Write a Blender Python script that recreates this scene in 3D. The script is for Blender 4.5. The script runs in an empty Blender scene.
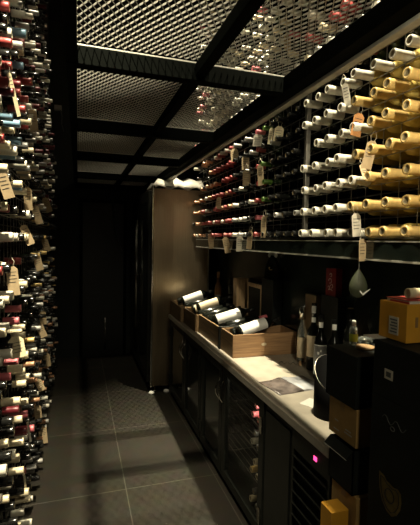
import bpy, math, random
from mathutils import Vector, Matrix, Euler
PI = math.pi
rnd = random.Random(7)
sc = bpy.context.scene
COL = sc.collection

# ------------------------------------------------------------------ materials
def mat(name, col, rough=.5, metal=0., var=.12, scale=18., stretch=(1, 1, 1), bump=0., coat=0., trans=0., ior=1.45,
        emis=0., aniso=0., spec=.5, alpha=1., detail=3.):
    m = bpy.data.materials.new(name); m.use_nodes = True
    nt = m.node_tree; N = nt.nodes; Lk = nt.links
    b = N['Principled BSDF']
    tc = N.new('ShaderNodeTexCoord'); mp = N.new('ShaderNodeMapping'); mp.inputs['Scale'].default_value = stretch
    nz = N.new('ShaderNodeTexNoise'); nz.inputs['Scale'].default_value = scale; nz.inputs['Detail'].default_value = detail
    Lk.new(tc.outputs['Object'], mp.inputs[0]); Lk.new(mp.outputs[0], nz.inputs['Vector'])
    rp = N.new('ShaderNodeValToRGB')
    c = Vector(col[:3])
    rp.color_ramp.elements[0].position = .3; rp.color_ramp.elements[1].position = .7
    rp.color_ramp.elements[0].color = (*[max(0, x * (1 - var)) for x in c], 1)
    rp.color_ramp.elements[1].color = (*[min(1, x * (1 + var)) for x in c], 1)
    Lk.new(nz.outputs['Fac'], rp.inputs[0]); Lk.new(rp.outputs[0], b.inputs['Base Color'])
    b.inputs['Roughness'].default_value = rough; b.inputs['Metallic'].default_value = metal
    b.inputs['Coat Weight'].default_value = coat; b.inputs['Coat Roughness'].default_value = .08
    b.inputs['Transmission Weight'].default_value = trans; b.inputs['IOR'].default_value = ior
    b.inputs['Specular IOR Level'].default_value = spec
    b.inputs['Anisotropic'].default_value = aniso
    b.inputs['Alpha'].default_value = alpha
    if emis:
        Lk.new(rp.outputs[0], b.inputs['Emission Color']); b.inputs['Emission Strength'].default_value = emis
    if bump:
        bp = N.new('ShaderNodeBump'); bp.inputs['Strength'].default_value = bump; bp.inputs['Distance'].default_value = .01
        Lk.new(nz.outputs['Fac'], bp.inputs['Height']); Lk.new(bp.outputs[0], b.inputs['Normal'])
    return m

def tile_mat():
    m = bpy.data.materials.new('floor_tile'); m.use_nodes = True
    nt = m.node_tree; N = nt.nodes; Lk = nt.links; b = N['Principled BSDF']
    tc = N.new('ShaderNodeTexCoord'); mp = N.new('ShaderNodeMapping'); mp.inputs['Location'].default_value = (-.30, -2.61, 0)
    br = N.new('ShaderNodeTexBrick'); br.offset = 0; br.squash = 1
    br.inputs['Scale'].default_value = 1; br.inputs['Brick Width'].default_value = .60; br.inputs['Row Height'].default_value = .88
    br.inputs['Mortar Size'].default_value = .0035; br.inputs['Mortar Smooth'].default_value = .1
    br.inputs['Color1'].default_value = (.029, .025, .0175, 1); br.inputs['Color2'].default_value = (.025, .022, .0155, 1)
    br.inputs['Mortar'].default_value = (.075, .068, .052, 1)
    nz = N.new('ShaderNodeTexNoise'); nz.inputs['Scale'].default_value = 9; nz.inputs['Detail'].default_value = 6
    mx = N.new('ShaderNodeMix'); mx.data_type = 'RGBA'; mx.blend_type = 'MULTIPLY'; mx.inputs[0].default_value = .5
    Lk.new(tc.outputs['Object'], mp.inputs[0]); Lk.new(mp.outputs[0], br.inputs['Vector']); Lk.new(tc.outputs['Object'], nz.inputs['Vector'])
    Lk.new(br.outputs['Color'], mx.inputs[6]); Lk.new(nz.outputs['Color'], mx.inputs[7]); Lk.new(mx.outputs[2], b.inputs['Base Color'])
    b.inputs['Roughness'].default_value = .62; b.inputs['Specular IOR Level'].default_value = .3
    return m

def wood_mat(name, col, scale=3., stretch=(1, 1, 14), rough=.5):
    return mat(name, col, rough, var=.3, scale=scale, stretch=stretch, bump=.12, detail=8)

M = {}
M['floor'] = tile_mat()
M['wall'] = mat('dark_plaster', (.016, .020, .016), .75, var=.2, scale=6, bump=.1)
M['backsplash'] = mat('dark_stone', (.014, .019, .016), .16, var=.5, scale=5, spec=.5)
M['ceiling'] = mat('black_paint', (.012, .012, .011), .8)
M['steelblack'] = mat('black_painted_steel', (.0032, .004, .0032), .7, spec=.02, var=.15, scale=30)
M['railgrey'] = mat('grey_painted_steel', (.45, .43, .36), .5, var=.15, scale=30)
M['mesh'] = mat('galvanised_mesh', (.60, .58, .51), .5, metal=.0, var=.1, scale=60)
M['rod'] = mat('rack_rod_steel', (.22, .21, .18), .35, metal=.7, scale=40)
M['post'] = mat('rack_post_steel', (.16, .15, .13), .45, metal=.5, scale=40)
M['panelblack'] = mat('black_board', (.010, .011, .010), .4, scale=12)
M['ledge'] = mat('smoked_glass', (.02, .028, .022), .12, var=.3, scale=7, spec=.8)
M['stainless'] = mat('brushed_bronze_steel', (.34, .27, .18), .32, metal=.9, var=.12, scale=7, stretch=(30, 30, .4), aniso=.4, bump=.02)
M['chrome'] = mat('polished_steel', (.6, .58, .52), .18, metal=1, var=.05)
M['fridgeglass'] = mat('dark_door_glass', (.012, .014, .012), .07, spec=.6)
M['plastic_white'] = mat('crumpled_white_wrap', (.82, .79, .70), .45, var=.05, scale=10, bump=.3)
M['worktop'] = mat('pale_worktop', (.36, .325, .265), .42, var=.12, scale=14, detail=6)
M['cabinet'] = mat('cooler_black', (.012, .013, .011), .4, spec=.3, var=.2, scale=15)
M['coolerframe'] = mat('cooler_door_frame', (.014, .015, .012), .42, spec=.3, var=.2, scale=15)
M['coolerglass'] = mat('cooler_glass', (.9, .9, .86), .03, var=.02, trans=1, ior=1.1)
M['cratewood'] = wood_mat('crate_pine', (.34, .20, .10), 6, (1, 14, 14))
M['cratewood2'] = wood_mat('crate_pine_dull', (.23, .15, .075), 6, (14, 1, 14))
M['boxwood'] = wood_mat('gift_box_wood', (.55, .37, .20), 8, (14, 14, 1))
M['glassdark'] = mat('dark_bottle_glass', (.007, .008, .006), .12, var=.2, spec=.35)
M['glassgreen'] = mat('green_bottle_glass', (.012, .022, .008), .1, var=.2, spec=.4)
M['glassolive'] = mat('golden_bottle_glass', (.40, .30, .085), .14, var=.35, scale=14, spec=.5)
M['glassclear'] = mat('clear_bottle_glass', (.75, .8, .74), .04, var=.05, trans=.9, ior=1.45)
M['glassamber'] = mat('amber_bottle_glass', (.10, .045, .015), .1, var=.2)
CAPS = {
 'white': (.68, .645, .54), 'cream': (.72, .62, .42), 'gold': (.62, .43, .16), 'red': (.30, .045, .042), 'burgundy': (.11, .012, .016),
 'pink': (.55, .14, .16), 'blue': (.20, .34, .46), 'black': (.012, .012, .011), 'silver': (.42, .41, .38), 'green': (.09, .18, .03),
 'copper': (.42, .22, .12), 'grey': (.16, .16, .15)}
for k, c in CAPS.items():
    M['cap_' + k] = mat(k + '_capsule_foil', c, .16 if k == 'black' else .34, metal=.25 if k in ('gold', 'silver', 'copper') else .05, var=.12, scale=40)
M['cap_end'] = mat('capsule_recess', (.26, .21, .12), .5, var=.4, scale=60)
M['cork'] = mat('cork', (.42, .27, .14), .8, var=.25, scale=120)
M['kraft'] = mat('kraft_paper_tag', (.45, .34, .20), .8, var=.12, scale=50)
M['whitetag'] = mat('white_paper_tag', (.66, .61, .50), .75, var=.06, scale=50)
M['orangetag'] = mat('orange_paper_tag', (.45, .21, .07), .8, var=.12, scale=50)
M['creamtag'] = mat('cream_paper_tag', (.75, .65, .42), .75, var=.08, scale=50)
M['string'] = mat('cotton_string', (.45, .40, .30), .9)
M['ink'] = mat('dark_ink', (.03, .03, .03), .7)
M['label'] = mat('white_wine_label', (.86, .85, .80), .55, var=.03, scale=30)
M['labelcream'] = mat('cream_wine_label', (.62, .52, .36), .6, var=.06, scale=30)
M['carton'] = mat('kraft_carton', (.40, .245, .085), .75, var=.12, scale=20)
M['cartonorange'] = mat('orange_carton', (.70, .34, .03), .6, var=.08, scale=16)
M['cartonblack'] = mat('black_carton', (.010, .012, .010), .65, spec=.25, var=.2, scale=16)
M['bucket'] = mat('matt_black_bucket', (.003, .003, .003), .6, spec=.04)
M['cartonedge'] = mat('carton_white_edge', (.42, .41, .37), .7)
M['cartonshaded'] = mat('shaded_kraft_carton', (.17, .115, .06), .8, var=.12, scale=20)  # kraft with the shade behind the standing bottles put into its colour
M['tape'] = mat('brown_tape', (.30, .18, .07), .3, var=.1)
M['redcard'] = mat('red_tin', (.20, .012, .014), .35, var=.15, scale=20)
M['redbook'] = mat('red_cover', (.45, .06, .05), .5)
M['paper'] = mat('paper_pages', (.62, .60, .54), .7, var=.05, scale=80)
M['goldprint'] = mat('gold_print', (.16, .115, .03), .45, metal=.3, var=.25, scale=60)
M['greyprint'] = mat('grey_print', (.085, .09, .085), .5)
M['olivepouch'] = mat('olive_pouch', (.040, .047, .024), .55, var=.2, scale=25)
M['pinkled'] = mat('pink_indicator', (1., .06, .25), .4, emis=2.5)
M['greenlabel'] = mat('green_yellow_label', (.45, .55, .06), .6, var=.2, scale=60)
M['printblue'] = mat('printed_page_pale', (.42, .43, .45), .25, var=.25, scale=9)
M['printbrown'] = mat('printed_page_dark', (.15, .125, .115), .25, var=.7, scale=11)
M['bow'] = mat('silver_satin', (.75, .74, .68), .35, metal=.3, var=.3, scale=50)
M['cable'] = mat('grey_cable', (.10, .10, .09), .6)

# ------------------------------------------------------------------ mesh builder
class MB:
    def __init__(s): s.v = []; s.f = []; s.mi = []; s.sm = []
    def face(s, idx, mi=0, sm=False): s.f.append(idx); s.mi.append(mi); s.sm.append(sm)
    def add(s, vs, fs, mi=0, sm=False):
        o = len(s.v); s.v += [tuple(p) for p in vs]
        for f in fs: s.face(tuple(i + o for i in f), mi, sm)
    def box(s, lo, hi, mi=0, R=None, c=None):
        x0, y0, z0 = lo; x1, y1, z1 = hi
        P = [Vector(p) for p in ((x0,y0,z0),(x1,y0,z0),(x1,y1,z0),(x0,y1,z0),(x0,y0,z1),(x1,y0,z1),(x1,y1,z1),(x0,y1,z1))]
        if R is not None:
            cc = Vector(c) if c is not None else Vector((0, 0, 0))
            P = [cc + R @ (p - cc) for p in P]
        s.add(P, [(0,3,2,1),(4,5,6,7),(0,1,5,4),(1,2,6,5),(2,3,7,6),(3,0,4,7)], mi)
        return s
    def lathe(s, prof, n=16, p=(0,0,0), a=(0,0,1), mis=None, cap0=True, cap1=True, sm=True, arc=None):
        a = Vector(a).normalized(); p = Vector(p)
        t = Vector((0,0,1)) if abs(a.z) < .9 else Vector((1,0,0))
        e1 = (t - a * t.dot(a)).normalized(); e2 = a.cross(e1)
        o = len(s.v)
        full = arc is None
        m = n if full else n + 1
        for r, h in prof:
            for k in range(m):
                th = 2*PI*k/n if full else arc[0] + (arc[1]-arc[0])*k/n
                s.v.append(tuple(p + a*h + (e1*math.cos(th) + e2*math.sin(th))*r))
        for i in range(len(prof)-1):
            for k in range(n):
                k2 = (k+1) % m
                s.face((o+i*m+k, o+i*m+k2, o+(i+1)*m+k2, o+(i+1)*m+k), mis[i] if mis else 0, sm)
        if full:
            if cap0: s.face(tuple(o+k for k in reversed(range(n))), mis[0] if mis else 0)
            if cap1: s.face(tuple(o+(len(prof)-1)*m+k for k in range(n)), mis[-1] if mis else 0)
        return s
    def tube(s, pts, r, n=8, mi=0):
        pts = [Vector(p) for p in pts]; o = len(s.v); prev = None
        for i, p in enumerate(pts):
            d = (pts[min(i+1, len(pts)-1)] - pts[max(i-1, 0)]).normalized()
            if prev is None:
                t = Vector((0,0,1)) if abs(d.z) < .9 else Vector((1,0,0)); e1 = (t - d*t.dot(d)).normalized()
            else: e1 = (prev - d*prev.dot(d)).normalized()
            prev = e1; e2 = d.cross(e1)
            for k in range(n):
                th = 2*PI*k/n; s.v.append(tuple(p + (e1*math.cos(th)+e2*math.sin(th))*r))
        for i in range(len(pts)-1):
            for k in range(n):
                k2 = (k+1) % n; s.face((o+i*n+k, o+i*n+k2, o+(i+1)*n+k2, o+(i+1)*n+k), mi, True)
        s.face(tuple(o+k for k in reversed(range(n))), mi); s.face(tuple(o+(len(pts)-1)*n+k for k in range(n)), mi)
        return s
    def prism(s, poly, h, mi=0, F=None):
        # poly 2-D outline in (x, z), thickness h along y; F maps it into place
        n = len(poly); P = [Vector((x, -h/2, z)) for x, z in poly] + [Vector((x, h/2, z)) for x, z in poly]
        if F is not None: P = [F @ p for p in P]
        s.add(P, [tuple(range(n)), tuple(reversed(range(n, 2*n)))] + [(k, k+n, (k+1) % n + n, (k+1) % n) for k in range(n)], mi)
        return s
    def mesh(s, name, mats):
        me = bpy.data.meshes.new(name); me.from_pydata(s.v, [], s.f)
        for m in (mats if isinstance(mats, (list, tuple)) else [mats]): me.materials.append(m)
        me.polygons.foreach_set('material_index', s.mi); me.polygons.foreach_set('use_smooth', s.sm)
        me.update(); return me
    def build(s, name, mats, parent=None, bevel=0.):
        o = bpy.data.objects.new(name, s.mesh(name, mats)); COL.objects.link(o)
        if parent is not None: o.parent = parent
        if bevel:
            b = o.modifiers.new('bevel', 'BEVEL'); b.width = bevel; b.segments = 2; b.limit_method = 'ANGLE'
        return o
def boxm(lo, hi, mi=0): return MB().box(lo, hi, mi)
def tag(o, label, cat, group=None):
    o['label'] = label; o['category'] = cat
    if group: o['group'] = group
    return o
def thing(name, label, cat, loc=(0,0,0), rot=(0,0,0), group=None):
    o = bpy.data.objects.new(name, None); o.empty_display_size = .05; COL.objects.link(o)
    o.location = loc; o.rotation_euler = rot
    return tag(o, label, cat, group)
def struct(name, mb, m):
    o = mb.build(name, m); o['kind'] = 'structure'; return o

ORD = ['zeroth','first','second','third','fourth','fifth','sixth','seventh','eighth','ninth','tenth','eleventh','twelfth','thirteenth','fourteenth',
       'fifteenth','sixteenth','seventeenth','eighteenth','nineteenth','twentieth']
def ordw(n):
    if n <= 20: return ORD[n]
    tens = {2: 'twenty', 3: 'thirty', 4: 'forty'}
    t, u = divmod(n, 10)
    return tens[t] + '-' + ORD[u] if u else {3: 'thirtieth', 4: 'fortieth'}[t]

# ------------------------------------------------------------------ camera
H = 1.62; FPX = 410.
yaw, pit, roll = math.radians(17.8785), math.radians(-3.0661), math.radians(1.1)
cam = bpy.data.cameras.new('camera'); co = bpy.data.objects.new('camera', cam); COL.objects.link(co)
Rc = Matrix.Rotation(-yaw, 3, 'Z') @ Matrix.Rotation(PI/2 + pit, 3, 'X') @ Matrix.Rotation(roll, 3, 'Z')
co.matrix_world = Matrix.Translation((0, 0, H)) @ Rc.to_4x4()
cam.sensor_fit = 'HORIZONTAL'; cam.sensor_width = 36; cam.lens = 36*FPX/420; cam.clip_start = .02
sc.camera = co
def project(p):
    q = Rc.transposed() @ (Vector(p) - Vector((0, 0, H)))
    return 210 + FPX*q.x/-q.z, 262.5 - FPX*q.y/-q.z, -q.z

# ------------------------------------------------------------------ the room
XL, XR, YB, YF, ZC = -.58, 1.47, 5.80, -1.20, 4.40
struct('floor', boxm((XL-.1, YF-.1, -.1), (XR+.1, YB+.1, 0)), M['floor'])
struct('ceiling', boxm((XL-.1, YF-.1, ZC), (XR+.1, YB+.1, ZC+.1)), M['ceiling'])
struct('wall_left', boxm((XL-.1, YF, 0), (XL, YB, ZC)), M['wall'])
struct('wall_right', boxm((XR, YF, 0), (XR+.1, YB, ZC)), M['backsplash'])
struct('wall_back', boxm((XL-.1, YB, 0), (XR+.1, YB+.1, ZC)), M['wall'])
struct('wall_front', boxm((XL-.1, YF-.1, 0), (XR+.1, YF, ZC)), M['wall'])
# dark door in the end wall
d = struct('door_1', boxm((.06, YB-.03, 0), (.60, YB, 2.10)), M['panelblack'])
h = MB().tube([(.355, YB-.055, .09), (.355, YB-.055, .54)], .010).tube([(.355, YB-.06, .12), (.355, YB-.03, .12)], .006).tube([(.355, YB-.06, .51), (.355, YB-.03, .51)], .006).build('door_handle', M['chrome'], d)
t = MB()
t.box((.02, YB-.04, 0), (.06, YB, 2.14)).box((.60, YB-.04, 0), (.64, YB, 2.14)).box((.06, YB-.04, 2.10), (.60, YB, 2.14))
t.build('door_frame', M['steelblack'], d)
tag(MB().tube([(.44+.15*s**2*.9+.01*math.sin(7*s), YB-.06+.02*s, 2.25-.80*s) for s in [i/14 for i in range(15)]], .006).build('hanging_cable', M['cable']),
    'thin grey cable hanging down in front of the dark end door', 'cable')
t = thing('junction_box', 'small pale junction box with cable, high on the end wall beside the left bottles', 'electrical box', (-.25, YB-.03, 3.30))
boxm((-.045, -.03, -.03), (.045, .03, .03)).build('housing', M['cartonedge'], t, .006)
MB().tube([(.03, -.02, -.03), (.05, -.02, -.10), (.045, -.02, -.2), (.07, -.02, -.30)], .006).build('cable', M['cable'], t)

# ------------------------------------------------------------------ overhead walkway: steel frame and expanded-metal panels
ZB, ZT = 2.28, 2.350
wf = thing('walkway_frame', 'black steel beam frame carrying the mesh walkway overhead', 'steel frame', (.45, 2.8, ZB))
def wchild(name, lo, hi, m, bev=.003):
    o = Vector((.45, 2.8, ZB)); boxm(Vector(lo)-o, Vector(hi)-o).build(name, m, wf, bev)
YBEAM = [.70, 1.70, 2.69, 3.68, 4.79, 5.74]
for y in YBEAM: wchild('cross_beam', (-.045, y-.025, ZB), (.868, y+.025, ZT), M['steelblack'])
wchild('side_rail', (-.045, .40, ZB+.004), (-.006, 5.78, ZT+.003), M['steelblack'])
wchild('side_rail', (.868, .40, ZB+.004), (.945, 5.78, ZT+.003), M['steelblack'])
wchild('centre_beam', (.462, .40, ZB+.02), (.506, 5.78, ZT+.002), M['steelblack'])
wchild('edge_lip', (.928, .40, ZB-.012), (.962, 5.78, ZB+.003), M['railgrey'])
def mesh_panel(x0, x1, y0, y1, label):
    a, b = .0138, .0245
    m = MB(); z = ZT + .008
    ni, nj = int((x1-x0)/a), int((y1-y0)/b)
    for i in range(ni):
        for j in range(nj+1):
            if (i+j) % 2: continue
            for sg in (1, -1):
                if not 0 <= j+sg <= nj: continue
                P, Q = Vector((x0+i*a, y0+j*b, z)), Vector((x0+(i+1)*a, y0+(j+sg)*b, z))
                s_ = (Q-P).normalized(); hor = s_.cross(Vector((0,0,1)))
                if hor.y > 0: hor = -hor
                # one set of strands is twisted to the near end between flat bonds, the other lies flat
                if sg < 0: pieces = [(0, .2, 0), (.2, .8, 1), (.8, 1, 0)]
                else: pieces = [(0, 1, 0)]
                for t0, t1, tw in pieces:
                    A, B_ = P.lerp(Q, t0), P.lerp(Q, t1)
                    nrm = (hor + Vector((0, 0, -.12))).normalized() if tw else Vector((0, 0, 1))
                    wv = nrm.cross(s_).normalized()*(.0030 if tw else .0013); tv = nrm*.0007
                    vs = [A-wv-tv, A+wv-tv, A+wv+tv, A-wv+tv, B_-wv-tv, B_+wv-tv, B_+wv+tv, B_-wv+tv]
                    m.add(vs, [(0,4,5,1),(1,5,6,2),(2,6,7,3),(3,7,4,0)])
    # flat rim that rests on the beams
    for lo, hi in (((x0, y0), (x1, y0+.008)), ((x0, y1-.008), (x1, y1)), ((x0, y0), (x0+.008, y1)), ((x1-.008, y0), (x1, y1))):
        m.box((lo[0], lo[1], ZT+.003), (hi[0], hi[1], ZT+.008))
    tag(m.build('mesh_panel', M['mesh']), label, 'mesh panel', 'expanded metal walkway panels')
bayn = ['nearest overhead bay', 'second overhead bay', 'third overhead bay', 'fourth overhead bay', 'farthest overhead bay']
for k in range(5):
    mesh_panel(-.012, .482, YBEAM[k]+.012, YBEAM[k+1]-.012, 'expanded metal mesh panel, left half of the ' + bayn[k])
    mesh_panel(.486, .885, YBEAM[k]+.012, YBEAM[k+1]-.012, 'expanded metal mesh panel, right half of the ' + bayn[k])

# ------------------------------------------------------------------ racked wine bottles
PROF_B = [(.012, .295), (.034, .298), (.037, .290), (.037, .128), (.033, .108), (.020, .092), (.0150, .080)]   # body, t from the mouth
def bottle_meshes(glass, cap, rc, lc, n):
    body = MB().lathe([(r, t) for r, t in PROF_B] + [(.0142, .012)], n, a=(1, 0, 0), cap0=True, cap1=False)
    c = MB().lathe([(rc*.55, .005), (rc*.62, .0), (rc*.93, -.0005), (rc, .004), (rc, .026), (rc*.96, .030), (rc*1.0, lc*.8), (rc*.98, lc)], n, a=(1, 0, 0),
                   mis=[1, 0, 0, 0, 0, 0, 0], cap0=False, cap1=False)
    c.face(tuple(reversed(range(n))), 1)
    return body.mesh('bottle_glass', M[glass]), c.mesh('capsule', [M['cap_'+cap], M['cap_end']])
cache = {}
def bottle_kind(glass, cap, rc, lc):
    k = (glass, cap, rc, lc)
    if k not in cache: cache[k] = bottle_meshes(glass, cap, rc, lc, 18)
    return cache[k]
SLOTS = []      # side, row, col, tip, dir(+1 neck to +x), glass, cap, rc, lc
ROWH, XTR, XTL = .114, 1.14, -.25
NR_ROWS, NL_ROWS = 22, 35
for r in range(NR_ROWS):
    z = 1.668 + ROWH*r
    for c in range(31):
        y = 1.02 + .103*c
        if rnd.random() < .04: continue
        if y < 1.955:
            if z > 2.30 or y > 1.56 + (.05 if r % 2 else -.05): cap, gl, rc, lc = 'white', 'glassdark' if y > 1.56 else 'glassgreen', .0205, .102
            else: cap, gl, rc, lc = 'gold', 'glassolive', .0215, .110
            if z > 2.45: cap = rnd.choice(['white', 'white', 'red', 'silver', 'cream'])
            elif cap == 'white' and y < 1.56: gl = 'glassolive'
        else:
            q = rnd.random(); lc = .062; rc = .0158; gl = 'glassdark'
            if y < 2.40: cap = 'black' if q < .72 else 'silver'
            elif y < 2.52: cap = 'green' if q < .8 else 'black'; gl = 'glassgreen'
            elif y < 2.66: cap = 'red' if q < .85 else 'pink'
            elif y < 3.05: cap = 'black' if q < .55 else 'silver' if q < .8 else 'white'
            elif y < 3.50: cap = 'red' if q < .75 else 'copper' if q < .9 else 'white'
            else: cap = 'copper' if q < .4 else 'white' if q < .6 else 'red' if q < .8 else 'black'
            if z > 2.45: cap = rnd.choice(['white', 'white', 'black', 'silver', 'white', 'cream', 'pink'])
        tip = Vector((XTR + rnd.uniform(-.012, .012), y + rnd.uniform(-.005, .005), z))
        SLOTS.append(['R', r, c, tip, 1, gl, cap, rc, lc])
def left_ymax(z):
    pts = [(0, 5.35), (1.7, 5.35), (2.3, 5.2), (2.8, 4.5), (3.4, 4.0), (4.3, 3.6)]
    for (a0, b0), (a1, b1) in zip(pts, pts[1:]):
        if z <= a1: return b0 + (b1-b0)*(z-a0)/(a1-a0)
    return 3.6
for r in range(NL_ROWS):
    z = .085 + .118*r
    for c in range(36):
        y = 1.56 + .108*c + (.03 if r % 2 else 0)
        if y > left_ymax(z) or rnd.random() < (.07 if z > 1.6 else .20): continue
        q = rnd.random(); near = y < 2.45
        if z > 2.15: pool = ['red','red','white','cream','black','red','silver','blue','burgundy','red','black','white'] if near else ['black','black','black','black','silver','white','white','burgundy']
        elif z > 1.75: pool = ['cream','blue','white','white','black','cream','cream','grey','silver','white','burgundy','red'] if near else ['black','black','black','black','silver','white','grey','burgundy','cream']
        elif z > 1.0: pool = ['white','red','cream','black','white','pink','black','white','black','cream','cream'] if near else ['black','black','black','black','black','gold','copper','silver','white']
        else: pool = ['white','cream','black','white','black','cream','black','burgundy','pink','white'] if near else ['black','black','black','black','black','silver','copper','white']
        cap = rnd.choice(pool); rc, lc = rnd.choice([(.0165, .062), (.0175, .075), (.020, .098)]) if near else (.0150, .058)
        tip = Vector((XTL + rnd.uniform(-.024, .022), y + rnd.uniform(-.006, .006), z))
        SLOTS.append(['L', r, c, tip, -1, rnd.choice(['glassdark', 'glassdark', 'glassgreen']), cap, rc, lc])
def seen(s):
    t = s[3]; u, v, d = project(t)
    if not (-6 < u < 424 and -4 < v < 522): return None
    if s[0] == 'R':
        if t.z > 2.0:
            k = (ZB - H)/(t.z - H); xi, yi = t.x*k, t.y*k
            if k < 1 and -.05 < xi < .955: return None
        if u > 371 and v > 296: return None
    return d
cand = sorted([(seen(s), i) for i, s in enumerate(SLOTS) if seen(s) is not None])
# bottles of either side hidden wholly behind the near ones do not matter here: nearest 300 are individuals
SOLO = set(i for _, i in cand[:300])
GL = {'glassdark': 'dark', 'glassgreen': 'green glass', 'glassolive': 'golden'}
CN = {'white': 'white', 'cream': 'cream', 'gold': 'gold', 'red': 'red', 'burgundy': 'burgundy', 'pink': 'pink', 'blue': 'blue', 'black': 'black', 'silver': 'silver',
      'green': 'green', 'copper': 'copper', 'grey': 'grey'}
order = {}
for i in sorted(SOLO, key=lambda i: SLOTS[i][3].y): order.setdefault((SLOTS[i][0], SLOTS[i][1]), []).append(i)
lrows = sorted({SLOTS[i][1] for i in SOLO if SLOTS[i][0] == 'L'}, reverse=True)
bulk = MB(); bmats = []; bidx = {}
def bslot(m):
    if m not in bidx: bidx[m] = len(bmats); bmats.append(M[m])
    return bidx[m]
def jitter_rot(s):
    return rnd.uniform(-.02, .02), rnd.uniform(-.03, .03)
for i, s in enumerate(SLOTS):
    side, r, c, tip, dr, gl, cap, rc, lc = s
    if i in SOLO:
        k = order[(side, r)].index(i) + 1
        if side == 'R': lab = f"{CN[cap]}-capped bottle, right rack, {ordw(r+1)} row above the dark ledge, {ordw(k)} from near end"
        else: lab = f"{CN[cap]}-capped bottle, left rack, {ordw(lrows.index(r)+1)} row from the top, {ordw(k)} from near end"
        root = thing('wine_bottle', lab, 'wine bottle', tip, (0, 0, (0 if dr > 0 else PI) + rnd.uniform(-.02, .02)),
                     'bottles lying neck out in the ' + ('right' if side == 'R' else 'left') + ' rack')
        for me, nm in zip(bottle_kind(gl, cap, rc, lc), ('bottle_glass', 'capsule')):
            o = bpy.data.objects.new(nm, me); COL.objects.link(o); o.parent = root
    else:
        a = (dr, rnd.uniform(-.02, .02), 0)
        n = 10
        bulk.lathe(PROF_B + [(.0142, lc)], n, tip, a, mis=[bslot(gl)]*len(PROF_B), cap0=False, cap1=False)
        bulk.lathe([(rc*.9, 0), (rc, .003), (rc, lc)], n, tip, a, mis=[bslot('cap_'+cap)]*2, cap1=False)
o = bulk.build('racked_bottle_mass', bmats); o['kind'] = 'stuff'
tag(o, 'countless small wine bottles filling the far and high parts of both racks', 'wine bottles')

# racks: rods, rails and posts that carry the bottles
rr = thing('wine_rack', 'black steel rod rack full of bottles on the right wall above the counter', 'wine rack')
for c in range(32):
    y = 1.02 + .103*(c-.5)
    if abs(y - 1.97) < .03: continue
    MB().tube([(XTR+.115, y, 1.655), (XTR+.115, y, ZC)], .0022, 6).build('upright_rod', M['rod'], rr)
for r in range(NR_ROWS):
    z = 1.668 + ROWH*r
    MB().box((XTR+.077, .95, z-.0257), (XTR+.082, 4.22, z-.0224)).build('neck_rail', M['rod'], rr)
    MB().box((XTR+.225, .95, z-.043), (XTR+.235, 4.22, z-.0375)).build('body_rail', M['rod'], rr)
boxm((XTR+.02, 1.958, 1.655), (XTR+.045, 1.982, ZC)).build('front_post', M['post'], rr, .002)
MB().tube([(1.345, 4.225, .842), (1.345, 4.225, ZC)], .007).build('end_post', M['post'], rr)
boxm((XTR+.03, .60, 1.555), (XR-.003, 4.10, 1.628)).build('ledge', M['ledge'], rr, .003)
MB().box((XTR+.024, .60, 1.549), (XTR+.034, 4.10, 1.556)).box((XTR+.024, .60, 1.627), (XTR+.034, 4.10, 1.632)).build('ledge_edge_strip', M['railgrey'], rr)
lr = thing('wine_rack', 'black steel rod rack full of bottles covering the whole left wall', 'wine rack')
for c in range(36):
    y = 1.56 + .108*(c-.5) + .015
    MB().tube([(XTL-.088, y, 0.0), (XTL-.088, y, ZC)], .0022, 6).build('upright_rod', M['rod'], lr)
for r in range(NL_ROWS):
    z = .085 + .118*r; ym = left_ymax(z)+.05
    MB().box((XTL-.070, 1.50, z-.0245), (XTL-.065, ym, z-.0212)).build('neck_rail', M['rod'], lr)
    MB().box((XTL-.235, 1.50, z-.043), (XTL-.225, ym, z-.0375)).build('body_rail', M['rod'], lr)
boxm((XL+.003, 1.455, 0), (XTL-.004, 1.485, ZC)).build('end_panel', M['panelblack'], lr)

# ------------------------------------------------------------------ paper tags hanging from bottle necks
def neck_tag(side, y, z, m, w, hgt, rotz, tilt, label):
    x = (XTL - .005) if side == 'L' else (XTR + .012)
    t = thing('neck_tag', label, 'paper tag', (x, y, z), (tilt, (-.28 if side == 'L' else .0) + rnd.uniform(-.2, .2), rotz if side == 'L' else .35-rotz*1.6), 'paper tags on the ' + ('left' if side == 'L' else 'right') + ' rack')
    ch = w*.28; hh = hgt/2
    MB().prism([(-w/2, -hh), (w/2, -hh), (w/2, hh-ch), (w/2-ch, hh), (-w/2+ch, hh), (-w/2, hh-ch)], .0012).build('card', M[m], t)
    MB().tube([(-.004, 0, hh-.012), (-.012, .004, hh+.02), (0, .006, hh+.045), (.012, .004, hh+.02), (.004, 0, hh-.012)], .0012, 5).build('string_loop', M['string'], t)
    ln = MB()
    for k in range(4): ln.box((-w*.36, -.0012, hh-ch-.012-.014*k), (w*(.36-.1*(k % 2)), -.0007, hh-ch-.0095-.014*k))
    if m != 'kraftx': ln.build('handwriting', M['ink'], t)
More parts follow.
